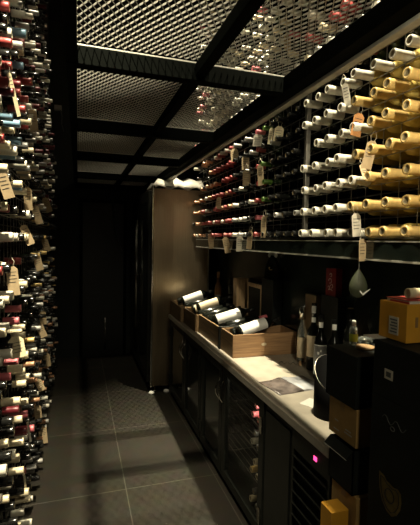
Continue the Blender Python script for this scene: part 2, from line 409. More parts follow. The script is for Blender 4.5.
LT = [  # y, z, material, w, h, rotz, tilt
 (2.402,1.823,'kraft',.040,.125,.25,.30), (1.674,1.809,'kraft',.038,.10,.2,.1), (2.349,1.631,'kraft',.040,.11,.3,.1), (1.852,1.438,'kraft',.045,.12,-.1,.0),
 (1.956,1.135,'creamtag',.062,.095,.1,-.2), (2.93,.441,'kraft',.045,.10,.3,.2), (3.335,.093,'kraft',.060,.14,.1,0), (2.399,.548,'whitetag',.014,.15,.8,.2),
 (1.914,2.21,'creamtag',.020,.17,.8,.15), (2.906,1.765,'kraft',.045,.12,.1,.1), (2.966,1.454,'kraft',.05,.12,.4,.1), (3.692,1.556,'kraft',.05,.11,.2,0),
 (3.364,1.001,'kraft',.05,.11,.5,.1), (3.183,.947,'kraft',.05,.12,.1,.1), (3.779,.554,'kraft',.055,.12,.1,.1), (3.088,.572,'kraft',.045,.09,.3,-.1),
 (2.212,.372,'whitetag',.012,.13,.9,.25), (2.677,2.313,'kraft',.05,.12,.4,.1), (3.819,1.899,'kraft',.055,.13,.2,.2)]
MN = {'kraft': 'brown kraft', 'whitetag': 'white', 'orangetag': 'orange', 'creamtag': 'cream'}
zs = sorted([t[1] for t in LT], reverse=True)
for (y, z, m, w, hh, rz, ti) in LT:
    k = zs.index(z) + 1
    neck_tag('L', y, z, m, w, hh, rz, ti, f"{MN[m]} paper tag hanging in the left rack, {ordw(k)} tag down from the top")
RT = [
 (2.577,2.304,'whitetag',.062,.085,.7,.0), (3.003,2.284,'kraft',.06,.10,.6,0), (2.778,2.185,'kraft',.055,.10,.4,0), (2.753,2.074,'kraft',.055,.11,.4,.1),
 (2.515,2.061,'kraft',.05,.14,.9,0), (2.271,2.271,'creamtag',.055,.09,.5,.05), (2.38,2.284,'creamtag',.035,.10,1.0,0), (3.36,1.944,'kraft',.05,.10,.8,.1),
 (3.533,1.607,'kraft',.06,.12,.4,0), (3.139,1.586,'kraft',.055,.13,.7,.1), (2.857,1.598,'whitetag',.05,.115,.3,.2), (2.671,1.629,'kraft',.045,.13,.9,0),
 (2.448,1.715,'kraft',.045,.14,1.0,0), (1.527,2.133,'orangetag',.048,.10,.3,0), (1.442,1.988,'kraft',.042,.115,.5,.05), (1.457,1.92,'kraft',.05,.09,.3,-.6),
 (1.508,1.70,'whitetag',.046,.10,.2,.0), (1.462,1.592,'kraft',.036,.095,.2,0), (1.613,2.288,'whitetag',.030,.10,.8,.1), (2.19,2.776,'kraft',.04,.10,.4,0)]
ys = sorted([t[0] for t in RT])
for (y, z, m, w, hh, rz, ti) in RT:
    k = ys.index(y) + 1
    neck_tag('R', y, z, m, w, hh, rz, ti, f"{MN[m]} paper tag hanging in the right rack, {ordw(k)} tag counted from the near end")

# ------------------------------------------------------------------ tall fridge at the far end
fr = thing('tall_fridge', 'tall bronze stainless steel wine fridge at the far end of the counter', 'fridge', (1.04, 4.93, 0))
FO = Vector((1.04, 4.93, 0))
def fchild(name, lo, hi, m, bev=.003, parent=None):
    return boxm(Vector(lo)-FO, Vector(hi)-FO).build(name, m, parent or fr, bev)
fchild('body', (.745, 4.25, .06), (1.36, 5.62, 2.175), M['stainless'], .006)
fchild('top_trim', (.735, 4.247, 2.15), (1.362, 4.252, 2.178), M['steelblack'])
fchild('corner_trim', (.728, 4.24, .06), (.748, 4.262, 2.178), M['chrome'])
for k, (y0, y1) in enumerate(((4.30, 4.93), (4.95, 5.60))):
    dd = fchild('door', (.700, y0, .10), (.742, y1, 2.13), M['coolerframe'], .004)
    g = fchild('glass_pane', (.697, y0+.07, .20), (.701, y1-.07, 2.02), M['fridgeglass'], 0, dd); 
    hy = y1-.035 if k == 0 else y0+.035
    hm = MB().tube([Vector((.665, hy, .55))-FO, Vector((.665, hy, 1.85))-FO], .009)
    for zz in (.62, 1.2, 1.78): hm.tube([Vector((.665, hy, zz))-FO, Vector((.702, hy, zz))-FO], .006)
    hm.build('handle', M['chrome'], dd)
for x in (.79, 1.30):
    for y in (4.30, 5.56):
        MB().lathe([(.03, 0), (.03, .012), (.012, .016), (.012, .062)], 14, Vector((x, y, 0))-FO).build('foot', M['chrome'], fr)
m = MB(); n1, n2 = 14, 8     # crumpled wrapping on top of it
for lay in (0, 1):
    for i in range(n1+1):
        for j in range(n2+1):
            x = .76+.56*i/n1; y = 4.262+.55*j/n2
            z = 2.192 + ((.088 if i < 6 else .14)*(.72+.28*math.sin(i*.72+.6)**2)*(.85+.15*math.sin(j*1.1+i*.4)) if lay else 0)
            if lay and i in (0, n1): z = 2.22
            if j == 0: y, z = (4.224, 2.178+.020*math.sin(i*1.3)) if lay else (4.247, 2.174+.020*math.sin(i*1.3))
            m.v.append((x-1.04, y-4.93-(.012 if lay == 0 else 0), z-2.175))
n = (n1+1)*(n2+1)
for i in range(n1):
    for j in range(n2):
        a = i*(n2+1)+j; q = (a, a+n2+1, a+n2+2, a+1)
        m.face(tuple(reversed(q)), 0, True); m.face(tuple(k+n for k in q), 0, True)
edge = [i*(n2+1) for i in range(n1+1)] + [n1*(n2+1)+j for j in range(1, n2+1)] + [i*(n2+1)+n2 for i in range(n1-1, -1, -1)] + [j for j in range(n2-1, 0, -1)]
for k in range(len(edge)):
    a, b = edge[k], edge[(k+1) % len(edge)]; m.face((a, b, b+n, a+n), 0, True)
o = m.build('plastic_sheet', M['plastic_white']); o.location = (1.04, 4.93, 2.159)
tag(o, 'crumpled white plastic sheet lying on top of the tall fridge', 'plastic sheet')

# ------------------------------------------------------------------ counter: worktop and the coolers beneath it
wt = MB().box((.905, 1.30, .80), (XR-.003, 4.20, .84)).build('worktop', M['worktop'], None, .004)
tag(wt, 'long pale worktop on the black coolers, boxes and bottles standing on it', 'worktop')
def cooler(label, y0, y1, doors, hollow_y=None):
    t = thing('bar_cooler', label, 'bar cooler', (1.19, (y0+y1)/2, 0), (0,0,0), 'black under-counter units'); O = Vector((1.19, (y0+y1)/2, 0))
    m = MB(); B = lambda lo, hi: m.box(Vector(lo)-O, Vector(hi)-O)
    B((.955, y0, .045), (1.46, y1, .075)); B((.955, y0, .77), (1.46, y1, .798)); B((1.43, y0, .075), (1.46, y1, .77))
    B((.955, y0, .075), (1.43, y0+.02, .77)); B((.955, y1-.02, .075), (1.43, y1, .77))
    m.build('carcass', M['cabinet'], t)
    boxm(Vector((.985, y0+.02, 0))-O, Vector((1.44, y1-.02, .045))-O).build('plinth', M['steelblack'], t)
    for (a, b, hside) in doors:
        f = MB(); w = .055
        G = lambda lo, hi: f.box(Vector(lo)-O, Vector(hi)-O)
        G((.918, a, .05), (.953, b, .05+w)); G((.918, a, .795-w), (.953, b, .795)); G((.918, a, .05+w), (.953, a+w, .795-w)); G((.918, b-w, .05+w), (.953, b, .795-w))
        dd = f.build('door', M['coolerframe'], t)
        boxm(Vector((.930, a+w, .05+w))-O, Vector((.936, b-w, .795-w))-O).build('glass_pane', M['coolerglass'] if hollow_y and a < hollow_y < b else M['fridgeglass'], dd)
        if hside is not None:
            hy = a+.028 if hside < 0 else b-.028
            MB().tube([Vector((.918, hy, .545))-O] + [Vector((.918-.034*math.sin(PI*s/10), hy, .545+.15*s/10))-O for s in range(1, 10)] + [Vector((.918, hy, .695))-O], .0055).build('handle', M['chrome'], dd)
        for zz in (.17, .66):
            if hside is not None:
                hy = b-.02 if hside < 0 else a+.02
                boxm(Vector((.908, hy-.014, zz-.045))-O, Vector((.918, hy+.014, zz+.045))-O).build('hinge', M['chrome' if a < 2 else 'coolerframe'], dd, .002)
    return t, O
cooler('black two-door glass cooler under the far end of the worktop, next to the fridge', 3.035, 4.18, [(3.04, 3.555, 1), (3.565, 4.175, -1)])
t, O = cooler('black two-door glass cooler under the worktop with bottles showing inside', 1.885, 3.025, [(1.89, 2.525, 1), (2.535, 3.02, -1)], 2.1)
for zz in (.25, .42, .58):
    m = MB()
    for k in range(13): m.box(Vector((.975+.036*k, 1.906, zz-.004))-O, Vector((.978+.036*k, 3.004, zz))-O)
    for y in (1.96, 2.45, 2.95): m.box(Vector((.975, y, zz-.007))-O, Vector((1.42, y+.004, zz-.004))-O)
    m.build('shelf', M['rod'], t)
sh_ = [(.58, 'top shelf'), (.42, 'second shelf'), (.25, 'third shelf'), (.075, 'cooler floor')]
cc_ = [('red', 'pink', 'pink'), ('silver', 'white', 'grey'), ('cream', 'gold', 'cream'), ('silver', 'cream', 'grey')]
for (z, sn), cols in zip(sh_, cc_):
    for (dy, dz, wn), cp in zip(((2.055, .0385, 'near one'), (2.135, .0385, 'far one'), (2.095, .1045, 'upper one')), cols):
        root = thing('wine_bottle', f'{cp}-capped bottle inside the glass-door cooler, {sn}, {wn}', 'wine bottle', (.968, dy, z+dz), (0, 0, 0), 'bottles inside the cooler')
        for me, n_ in zip(bottle_kind('glassolive' if cp in ('cream', 'gold') else 'glassdark', cp, .0185, .098), ('bottle_glass', 'capsule')):
            o = bpy.data.objects.new(n_, me); COL.objects.link(o); o.parent = root
t = thing('blank_unit', 'narrow plain black panel unit between the glass cooler and the louvred grille', 'cabinet', (1.19, 1.74, 0))
boxm((-.265, -.135, .05), (.27, .135, .798)).build('body', M['cabinet'], t, .003)
boxm((-.272, -.125, .09), (-.265, .125, .76)).build('front_panel', M['coolerframe'], t, .002)
boxm((-.2, -.12, 0), (.25, .12, .05)).build('plinth', M['steelblack'], t)
t = thing('compressor_unit', 'black louvred compressor unit with a pink light, at the near end under the worktop', 'cooler', (1.19, 1.45, 0))
boxm((-.25, -.145, .05), (.27, .145, .798)).build('body', M['cabinet'], t)
g = MB()
g.box((-.27, -.145, .05), (-.25, -.13, .798)).box((-.27, .13, .05), (-.25, .145, .798)).box((-.27, -.13, .70), (-.25, .13, .798)).box((-.27, -.13, .05), (-.25, .13, .09))
g.build('grille_frame', M['coolerframe'], t)
g = MB()
for k in range(11): g.box((-.268, -.13, .105+.054*k), (-.262, .13, .137+.054*k), R=Matrix.Rotation(-.6, 3, 'Y'), c=(-.265, 0, .121+.054*k))
g.build('louvres', M['coolerframe'], t)
MB().box((-.2735, -.054, .735), (-.269, -.034, .752)).build('indicator_light', M['pinkled'], t)
boxm((-.2, -.13, 0), (.25, .13, .05)).build('plinth', M['steelblack'], t)
for (x, y, nn) in ((.74, 4.205, 'by the fridge foot'), (.90, 4.222, 'by the far cooler corner')):
    o = MB().lathe([(.030, 0), (.032, .01), (.026, .022), (.010, .026)], 16, (x, y, 0)).build('white_floor_cap', M['label'])
    tag(o, 'small white plastic cap on the floor ' + nn, 'floor cap')

# ------------------------------------------------------------------ wooden crates with lying bottles
def crate(label, x0, x1, y0, y1, z1, m, emblem=False):
    O = Vector(((x0+x1)/2, (y0+y1)/2, .84)); t = thing('wine_crate', label, 'wooden crate', O, (0,0,0), 'open wine crates on the worktop')
    def B(name, lo, hi, mm, p=t, bev=.0015): return boxm(Vector(lo)-O, Vector(hi)-O).build(name, mm, p, bev)
    w = .011
    B('bottom', (x0+w, y0+w, .841), (x1-w, y1-w, .852), m)
    s = B('side_board', (x0, y0, .841), (x1, y0+w, z1), m); B('side_board', (x0, y1-w, .841), (x1, y1, z1), m)
    B('end_board', (x0, y0+w, .841), (x0+w, y1-w, z1), M['cratewood2']); B('end_board', (x1-w, y0+w, .841), (x1, y1-w, z1), m)
    if emblem:
        e = MB().lathe([(.010, 0), (.010, .0012)], 20, (0, 0, 0), (0, 1, 0))
        for k in range(len(e.v)): e.v[k] = (e.v[k][0]*1.9, e.v[k][1]-.0014, e.v[k][2])
        o = e.build('oval_brand', M['labelcream'], s); o.location = Vector((1.207, y0, .922))-O
    return t
crate('pale pine wine crate at the front of the row, oval mark on its side', .980, 1.458, 2.51, 2.745, .995, M['cratewood'], True)
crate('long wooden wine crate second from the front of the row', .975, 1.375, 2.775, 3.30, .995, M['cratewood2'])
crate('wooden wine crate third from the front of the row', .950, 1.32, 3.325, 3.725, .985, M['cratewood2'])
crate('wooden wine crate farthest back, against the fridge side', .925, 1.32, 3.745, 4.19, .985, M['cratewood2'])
o = MB().box((.966, 2.7475, .842), (.978, 2.7725, 1.002)).box((.97, 2.7475, .996), (1.30, 2.7725, 1.001)).build('black_strap', M['panelblack'])
tag(o, 'black strap between the first and second wooden crates', 'strap')
def lying(label, base, a, glass, cap, lab=None, labl=.17, rad=.040, blen=.215, total=.335):
    # base point of the bottle, axis a towards its neck
    a = Vector(a).normalized(); t = thing('wine_bottle', label, 'wine bottle', base, a.to_track_quat('Z', 'X').to_euler(), 'bottles lying in the crates')
    MB().lathe([(rad*.3, .004), (rad*.9, 0), (rad, .010), (rad, blen), (rad*.85, blen+.025), (.018, blen+.05), (.0145, blen+.06), (.0145, total-.004)], 22, cap1=True).build('bottle_glass', M[glass], t)
    MB().lathe([(.0165, total-.065), (.0168, total-.03), (.0172, total-.028), (.0168, total-.005), (.015, total)], 18).build('capsule', M['cap_'+cap], t)
    if lab: MB().lathe([(rad+.0006, .022), (rad+.0006, .022+labl)], 28, cap0=False, cap1=False, arc=(-2.2, 2.2)).build('label', M[lab], t)
    return t
def lean(label, c, yawd, tiltd, **k):
    a = Vector((math.cos(math.radians(yawd))*math.cos(math.radians(tiltd)), math.sin(math.radians(yawd))*math.cos(math.radians(tiltd)), math.sin(math.radians(tiltd))))
    base = Vector(c) - a*.11
    return lying(label, base, a, **k)
lean('white-labelled bottle leaning out of the front pine crate', (1.165, 2.625, 1.012), 2, 15, glass='glassdark', cap='black', lab='label', labl=.195, rad=.043)
lean('white-labelled bottle leaning out of the second crate, near its middle', (1.105, 2.96, 1.030), -6, 16, glass='glassdark', cap='black', lab='label', labl=.19, rad=.043)
lean('cream-labelled bottle leaning out of the third crate', (1.11, 3.45, 1.052), -2, 17, glass='glassdark', cap='black', lab='labelcream')
lean('large white-labelled bottle leaning out of the farthest crate', (1.08, 3.90, 1.045), -2, 18, glass='glassdark', cap='black', lab='label', rad=.046, labl=.19)
lean('dark bottle with red capsule lying in the second crate, nearest the front crate', (1.16, 2.845, 1.000), -3, 12, glass='glassdark', cap='pink', lab=None)
lean('dark bottle with silver capsule in the second crate, far side', (1.10, 3.09, 1.005), -4, 14, glass='glassdark', cap='silver', lab=None)
lean('dark bottle beside the cream-labelled one in the third crate', (1.10, 3.57, 1.01), -3, 14, glass='glassdark', cap='black', lab='labelcream', labl=.06)
lean('dark bottle in the far crate beside the large white label', (1.09, 3.79, 1.0), -3, 13, glass='glassdark', cap='burgundy', lab=None)
lean('unlabelled dark bottle leaning in the front crate, on its far side', (1.15, 2.705, .985), 0, 12, glass='glassdark', cap='silver', rad=.036)
lean('dark bottle leaning at the far end of the second crate', (1.10, 3.225, 1.005), -3, 13, glass='glassdark', cap='black')
lean('dark bottle leaning at the near end of the third crate', (1.10, 3.372, 1.00), -2, 12, glass='glassdark', cap='black', rad=.037)
lean('dark bottle leaning at the far end of the farthest crate, by the fridge', (1.08, 4.07, 1.01), -4, 13, glass='glassdark', cap='black')
for i, (x, y) in enumerate(((.996, 2.57), (.996, 2.68))):
    lying('unlabelled dark bottle flat on the bottom of the front crate, ' + ('near side' if i == 0 else 'far side'), (x, y, .893), (1, 0, 0), 'glassdark', 'burgundy')
for i, y in enumerate((2.85, 2.99, 3.14, 3.235)):
    lying('dark bottle flat on the bottom of the second crate, ' + ordw(i+1) + ' from its near side', (.99, y, .893), (1, 0, 0), 'glassdark', 'black')
for i, y in enumerate((3.39, 3.50, 3.62)):
    lying('dark bottle flat on the bottom of the third crate, ' + ordw(i+1) + ' from its near side', (.985, y, .893), (1, 0, 0), 'glassdark', 'black', total=.318)
for i, y in enumerate((3.82, 3.96, 4.10)):
    lying('dark bottle flat on the bottom of the farthest crate, ' + ordw(i+1) + ' from its near side', (.98, y, .893), (1, 0, 0), 'glassdark', 'black', total=.318)

# ------------------------------------------------------------------ standing bottles and boxes at the back of the worktop
def standing(name, label, x, y, hgt, rad, glass, cap, capl=.07, blen=.55, lab=None, z=.8405, cat='bottle', neck=.0145, lab2=None, capr=.0168, face=-2.25):
    t = thing(name, label, cat, (x, y, z))
    b = hgt*blen
    MB().lathe([(rad*.4, .004), (rad*.92, 0), (rad, .006), (rad, b), (rad*.86, b+.08*hgt), (neck*1.25, b+.15*hgt), (neck, b+.19*hgt), (neck, hgt-.004)], 24).build('bottle_glass', M[glass], t)
    if cap: MB().lathe([(capr, hgt-capl), (capr, hgt-.004), (capr*.9, hgt)], 18).build('stopper' if capl < .05 else 'capsule', M[cap], t)
    def arcl(z0, z1, m, da, dr=.0008, nm='label'):
        c = face + PI/2*0
        # the lathe measures its angle from +x about z
        MB().lathe([(rad+dr, z0), (rad+dr, z1)], 20, cap0=False, cap1=False, arc=(c-da, c+da)).build(nm, M[m], t)
    if lab: arcl(*lab)
    if lab2: arcl(*lab2, dr=.0012, nm='upper_label')
    return t
# e1 for a = z is +x, e2 = z x x = +y : angle face = direction of the label
standing('spirit_bottle', 'clear glass spirit bottle with silver stopper and pale label, beside the pine crate', 1.395, 2.335, .355, .031, 'glassclear', 'chrome', .075, .52, (.03, .165, 'labelcream', 1.1), capr=.021)
standing('wine_bottle', 'tall dark bottle with white-banded neck and broad cream label on worktop', 1.375, 2.17, .41, .038, 'glassdark', 'cap_black', .10, .52, (.085, .215, 'labelcream', 1.2), lab2=None)
standing('wine_bottle', 'dark bottle with a framed black label, in the middle of the counter bottles', 1.32, 2.005, .372, .038, 'glassdark', 'cap_black', .07, .55, (.03, .075, 'label', 1.1), lab2=(.08, .20, 'cap_grey', .9))
standing('wine_bottle', 'dark bottle with white neck band and pale label behind the black cylinder', 1.36, 1.935, .36, .037, 'glassdark', 'cap_black', .07, .55, (.09, .16, 'labelcream', .9))
standing('wine_bottle', 'dark bottle closed with a bare cork, rightmost of the standing bottles', 1.385, 1.835, .435, .036, 'glassdark', 'cork', .028, .60, (.12, .26, 'panelblack', .9), capr=.0155, neck=.0165)
# white bands on necks
for nme in ():
    pass
def band(x, y, z0, z1, r, label=None):
    return MB().lathe([(r, z0), (r, z1)], 20, (x, y, .8405), cap0=False, cap1=False)
for o in [o for o in COL.objects if o.get('category') == 'bottle' and o.name.startswith('wine_bottle')]:
    l = o['label']
    if 'white-banded' in l:
        m = MB()
        for z0, z1 in ((.295, .325), (.352, .395)): m.lathe([(.0176, z0), (.0176, z1)], 16, cap0=False, cap1=False, arc=(-3.0, -1.4))
        m.build('neck_band', M['label'], o)
    if 'framed' in l or 'white neck band' in l:
        MB().lathe([(.0176, .298), (.0176, .330)], 16, cap0=False, cap1=False, arc=(-3.0, -1.5)).build('neck_band', M['label'], o)
    if 'framed' in l:
        m = MB()
        for (z0, z1, a0, a1) in ((.078, .083, -3.3, -1.2), (.199, .204, -3.3, -1.2), (.083, .199, -3.3, -3.2), (.083, .199, -1.3, -1.2), (.150, .165, -2.6, -2.3), (.165, .178, -2.2, -2.0)):
            m.lathe([(.0398, z0), (.0398, z1)], 12, cap0=False, cap1=False, arc=(a0, a1))
        m.build('label_frame', M['label'], o)
standing('spirit_bottle', 'brown bottle with amber top standing behind the far crates against the fridge', 1.395, 4.03, .455, .036, 'glassamber', 'cap_copper', .06, .6, (.1, .22, 'cap_grey', 1.0))
standing('wine_bottle', 'dark bottle with grey capsule standing behind the third crate', 1.40, 3.69, .35, .037, 'glassdark', 'cap_grey', .08, .55, (.08, .18, 'cap_grey', 1.0))

def carton(name, label, lo, hi, m, cat='carton', tape=None, z0=None, parts=True):
    O = Vector(((lo[0]+hi[0])/2, (lo[1]+hi[1])/2, lo[2])); t = thing(name, label, cat, O)
    b = boxm(Vector(lo)-O, Vector(hi)-O).build('box_body', M[m], t, .002)
    if tape:
        xm = 0; w = .024
        MB().box((-(hi[0]-lo[0])/2-.0006, -w/2, hi[2]-lo[2]-.03), (-(hi[0]-lo[0])/2, w/2, hi[2]-lo[2])).box((-(hi[0]-lo[0])/2-.0006, -w/2, hi[2]-lo[2]), ((hi[0]-lo[0])/2, w/2, hi[2]-lo[2]+.0006)).build('tape', M[tape], t)
    return t, O
t, O = carton('wooden_gift_box', 'small pale wooden box standing against the wall behind the crates', (1.335, 3.36, .841), (1.445, 3.44, 1.290), 'boxwood', 'box')
t, O = carton('gift_box', 'dark framed gift box with wooden edge behind the second crate', (1.395, 2.97, .841), (1.462, 3.245, 1.272), 'cartonblack', 'box')
m = MB()
for lo, hi in (((1.391, 2.97, .841), (1.395, 2.985, 1.272)), ((1.391, 3.23, .841), (1.395, 3.245, 1.272)), ((1.391, 2.985, 1.24), (1.395, 3.23, 1.272))): m.box(Vector(lo)-O, Vector(hi)-O)
m.build('wooden_frame', M['boxwood'], t)
t, O = carton('black_carton', 'black carton against the wall carrying the bottle with a silver bow', (1.388, 2.755, .841), (1.464, 2.955, 1.330), 'cartonblack', 'carton')
t, O = carton('kraft_carton', 'flat kraft carton propped on the wall behind the cream-labelled bottle', (1.428, 2.24, .841), (1.466, 2.365, 1.285), 'cartonshaded', 'carton')
t, O = carton('black_carton', 'black carton on the worktop carrying the red tin', (1.415, 1.99, .841), (1.465, 2.16, 1.305), 'cartonblack', 'carton')
t, O = carton('red_tin', 'dark red tin with a pale emblem above the standing bottles', (1.420, 2.025, 1.3055), (1.464, 2.125, 1.470), 'redcard', 'tin')
m = MB()
def emb(pts, r): m.tube(pts, r, 5)
for zz, yy, rr_ in ((.125, 0, .010), (.090, .006, .014), (.060, -.012, .011), (.05, .016, .009)):
    m.tube([(-.0225, yy+rr_*math.cos(a), zz+rr_*math.sin(a)) for a in [k*PI/5 for k in range(9)]], .0016, 5)
m.tube([(-.0225, -.02, .035), (-.0225, .0, .042), (-.0225, .02, .035)], .0018, 5)
m.build('emblem', M['label'], t)
# bow-tied black bottle on its carton
t = thing('gift_bottle', 'squat black gift bottle with silver bow and gold crescent, on a black carton', 'bottle', (1.428, 2.855, 1.331), (0, 0, -.85))
prof = [(-.070, 0), (.070, 0), (.072, .02), (.056, .11), (.035, .155), (.018, .165), (.018, .185), (-.018, .185), (-.018, .165), (-.035, .155), (-.056, .11), (-.072, .02)]
MB().prism(prof, .045).build('flask', M['glassdark'], t, .008)
for o in list(t.children): o.scale = (.85, .85, 1)
m = MB()
for sgn in (-1, 1): m.prism([(0, -.006), (sgn*.03, -.017), (sgn*.038, 0), (sgn*.03, .017), (0, .006)], .018)
m.lathe([(.008, -.009), (.008, .009)], 12, (0, 0, 0), (0, 1, 0))
o = m.build('silver_bow', M['bow'], t, .003); o.location = (0, 0, .185)
MB().tube([(.014*math.cos(a)-.005, -.0205, .085+.012*math.sin(a)) for a in [PI*.75+k*PI*1.0/8 for k in range(9)]], .0035, 6).build('gold_crescent', M['cap_gold'], t)

# items on the near worktop
t = thing('magazine', 'open glossy magazine lying on the worktop', 'magazine', (1.115, 1.955, .8405), (0, 0, .12))
def page(x0, x1):
    m = MB(); n = 8
    for lay in (0, 1):
        for i in range(n+1):
            x = x0+(x1-x0)*i/n; s = abs(x)/.145
            for y in (-.105, .105): m.v.append((x, y, (.001+.010*math.exp(-((s-.12)/.2)**2))*lay + .0004))
    for i in range(n):
        a = 2*i; b = a + 2*(n+1)
        m.face((a, a+1, a+3, a+2), 0); m.face((b, b+2, b+3, b+1), 0, True)
        m.face((a, a+2, b+2, b)); m.face((a+1, b+1, b+3, a+3))
    m.face((0, 2*(n+1), 2*(n+1)+1, 1)); a = 2*n; m.face((a, a+1, a+2*(n+1)+1, a+2*(n+1)))
    return m
page(-.15, 0).build('left_page', M['printbrown'], t); page(0, .15).build('right_page', M['printblue'], t)
o = MB().box((-.05, -.045, 0), (.05, .045, .001)).build('paper_sheet', M['paper']); o.location = (1.085, 1.70, .8405); o.rotation_euler = (0, 0, .5)
tag(o, 'small loose paper sheet on the worktop in front of the magazine', 'paper')
t = thing('corkscrew', 'corkscrew with brown handle lying on the worktop by the clear bottle', 'corkscrew', (1.30, 2.285, .853), (0, 0, -.5))
MB().lathe([(.006, -.035), (.010, -.02), (.008, 0), (.010, .02), (.006, .035)], 14, (.05, 0, 0), (0, 1, 0)).build('handle', M['boxwood'], t)
MB().tube([(.05-.14*s, .006*math.cos(12*s*2), .006*math.sin(12*s*2)-.003) for s in [i/40 for i in range(41)]], .0022, 6).build('worm', M['rod'], t)
# slant-cut black bucket
t = thing('wine_bucket', 'tall black cylinder bucket with slanted opening and pale metal rim on the worktop', 'bucket', (1.088, 1.560, .8405))
n = 40; m = MB(); R_ = .074
def ztop(th): return .196 + .062*math.cos(th - 1.25)          # higher at the wall side
ring = []
for rr_, off in ((R_, 0), (R_-.004, 0)):
    for k in range(n):
        th = 2*PI*k/n; m.v.append((rr_*math.cos(th), rr_*math.sin(th), 0 if rr_ == R_ else .006))
    for k in range(n):
        th = 2*PI*k/n; m.v.append((rr_*math.cos(th), rr_*math.sin(th), ztop(th)))
for k in range(n):
    k2 = (k+1) % n
    m.face((k, k2, n+k2, n+k), 0, True); m.face((2*n+k, 3*n+k, 3*n+k2, 2*n+k2), 0, True); m.face((n+k, n+k2, 3*n+k2, 3*n+k), 0)
m.face(tuple(reversed(range(n)))); m.face(tuple(range(2*n, 3*n)))
m.build('bucket_body', M['bucket'], t)
MB().tube([(R_*.985*math.cos(2*PI*k/n), R_*.985*math.sin(2*PI*k/n), ztop(2*PI*k/n)) for k in range(n+1)], .0019, 6).build('rim', M['chrome'], t)

# hanging pouch
t = thing('hanging_pouch', 'dark olive teardrop pouch with a white tick mark, hanging from the right rack', 'pouch', (1.15, 1.478, 1.385), (0, 0, -.45))
m = MB(); n = 22
rows = [(0.0, .004), (.006, .018), (.018, .030), (.035, .038), (.052, .0385), (.07, .034), (.09, .025), (.108, .014), (.120, .006), (.126, .003)]
for z, w in rows:
    for k in range(n): m.v.append((w*math.cos(2*PI*k/n), w*.38*math.sin(2*PI*k/n), z))
for i in range(len(rows)-1):
    for k in range(n):
        k2 = (k+1) % n; m.face((i*n+k, i*n+k2, (i+1)*n+k2, (i+1)*n+k), 0, True)
m.face(tuple(reversed(range(n)))); m.face(tuple((len(rows)-1)*n+k for k in range(n)))
m.build('pouch_body', M['olivepouch'], t)
MB().tube([(0, 0, .125), (0, .002, .18), (0, 0, .262)], .0018, 6).build('hanging_wire', M['cartonedge'], t)
MB().prism([(.006, .034), (.016, .022), (.046, .044), (.045, .040), (.017, .013), (.004, .028)], .003, F=Matrix.Translation((0, -.0165, .0))).build('tick_mark', M['label'], t)

# ------------------------------------------------------------------ boxes stacked on the floor at the counter's near end
carton('black_carton', 'large black carton on the floor, bottom of the near box stack', (.86, 1.06, .001), (1.20, 1.285, .58), 'cartonblack')
carton('kraft_carton', 'brown kraft carton low in the near stack, below the open black carton', (.858, 1.07, .581), (1.10, 1.205, .795), 'carton', tape='tape')
t, O = carton('orange_carton', 'small bright orange carton at the lower left edge of the box stack', (.780, 1.09, .45), (.845, 1.152, .750), 'cartonorange')
carton('black_carton', 'black carton on the floor beneath the small orange carton', (.775, 1.08, .001), (.850, 1.160, .449), 'cartonblack')
# open black carton with flaps
x0, x1, y0, y1, z0, z1 = .850, 1.06, 1.085, 1.215, .7965, .944
O = Vector(((x0+x1)/2, (y0+y1)/2, z0)); t = thing('open_carton', 'open black carton with pale-edged flaps sticking out, under the kraft carton', 'carton', O)
m = MB(); w = .004
for lo, hi in (((x0, y0, z0), (x1, y1, z0+w)), ((x0, y0, z0), (x1, y0+w, z1)), ((x0, y1-w, z0), (x1, y1, z1)), ((x0, y0, z0), (x0+w, y1, z1)), ((x1-w, y0, z0), (x1, y1, z1))): m.box(Vector(lo)-O, Vector(hi)-O)
m.build('box_body', M['cartonblack'], t)
def flap(y0_, y1_, ang, ln):
    f = MB(); R = Matrix.Rotation(ang, 3, 'Y'); c = Vector((x0-O.x, 0, z1-z0))
    f.box((x0-O.x-.003, y0_-O.y, z1-z0), (x0-O.x, y1_-O.y, z1-z0+ln), 0, R, c)
    o = f.build('flap', M['cartonblack'], t)
    e = MB().box((x0-O.x-.0035, y0_-O.y, z1-z0+ln), (x0-O.x+.0005, y1_-O.y, z1-z0+ln+.0015), 0, R, c)
    e.box((x0-O.x-.0035, y1_-O.y, z1-z0), (x0-O.x+.0005, y1_-O.y+.0012, z1-z0+ln), 0, R, c).build('flap_edge', M['cartonedge'], o)
flap(1.088, 1.212, -2.3, .034)
carton('kraft_carton', 'brown kraft carton with printed lines, between two black cartons in the stack', (.868, 1.098, .945), (1.05, 1.25, 1.074), 'carton', tape='tape')
o = [o for o in COL.objects if o.get('label', '').startswith('brown kraft carton with printed')][0]
for k, (y, w_) in enumerate(((.03, .03), (-.035, .04), (-.035, .03), (.03, .02))):
    MB().box((-.0918, y-w_/2, .018+.011*k), (-.0911, y+w_/2, .022+.011*k)).build('printed_line', M['cartonedge'], o)
carton('black_carton', 'square black carton topping the near stack, coaster and miniature on it', (.862, 1.10, 1.0745), (1.045, 1.268, 1.250), 'cartonblack')
t = thing('coaster', 'round cork coaster on top of the square black carton', 'coaster', (.965, 1.190, 1.2505))
MB().lathe([(.030, 0), (.032, .002), (.032, .007), (.030, .009)], 28).build('disc', M['cork'], t)
t = thing('glass_dish', 'small clear glass dish behind the cork coaster on the black carton', 'dish', (1.012, 1.250, 1.2505))
MB().lathe([(.018, .0), (.022, .0), (.028, .014), (.029, .020), (.026, .020), (.020, .005), (.001, .004)], 28).build('bowl', M['glassclear'], t)
MB().tube([(.0275*math.cos(2*PI*k/24), .0275*math.sin(2*PI*k/24), .0202) for k in range(25)], .0012, 6).build('rim', M['chrome'], t)
standing('miniature_bottle', 'miniature bottle with a yellow-green label on the square black carton', .962, 1.252, .088, .0145, 'glassclear', 'label', .02, .62, (.012, .040, 'greenlabel', 1.4), z=1.2505, neck=.006, capr=.0075)

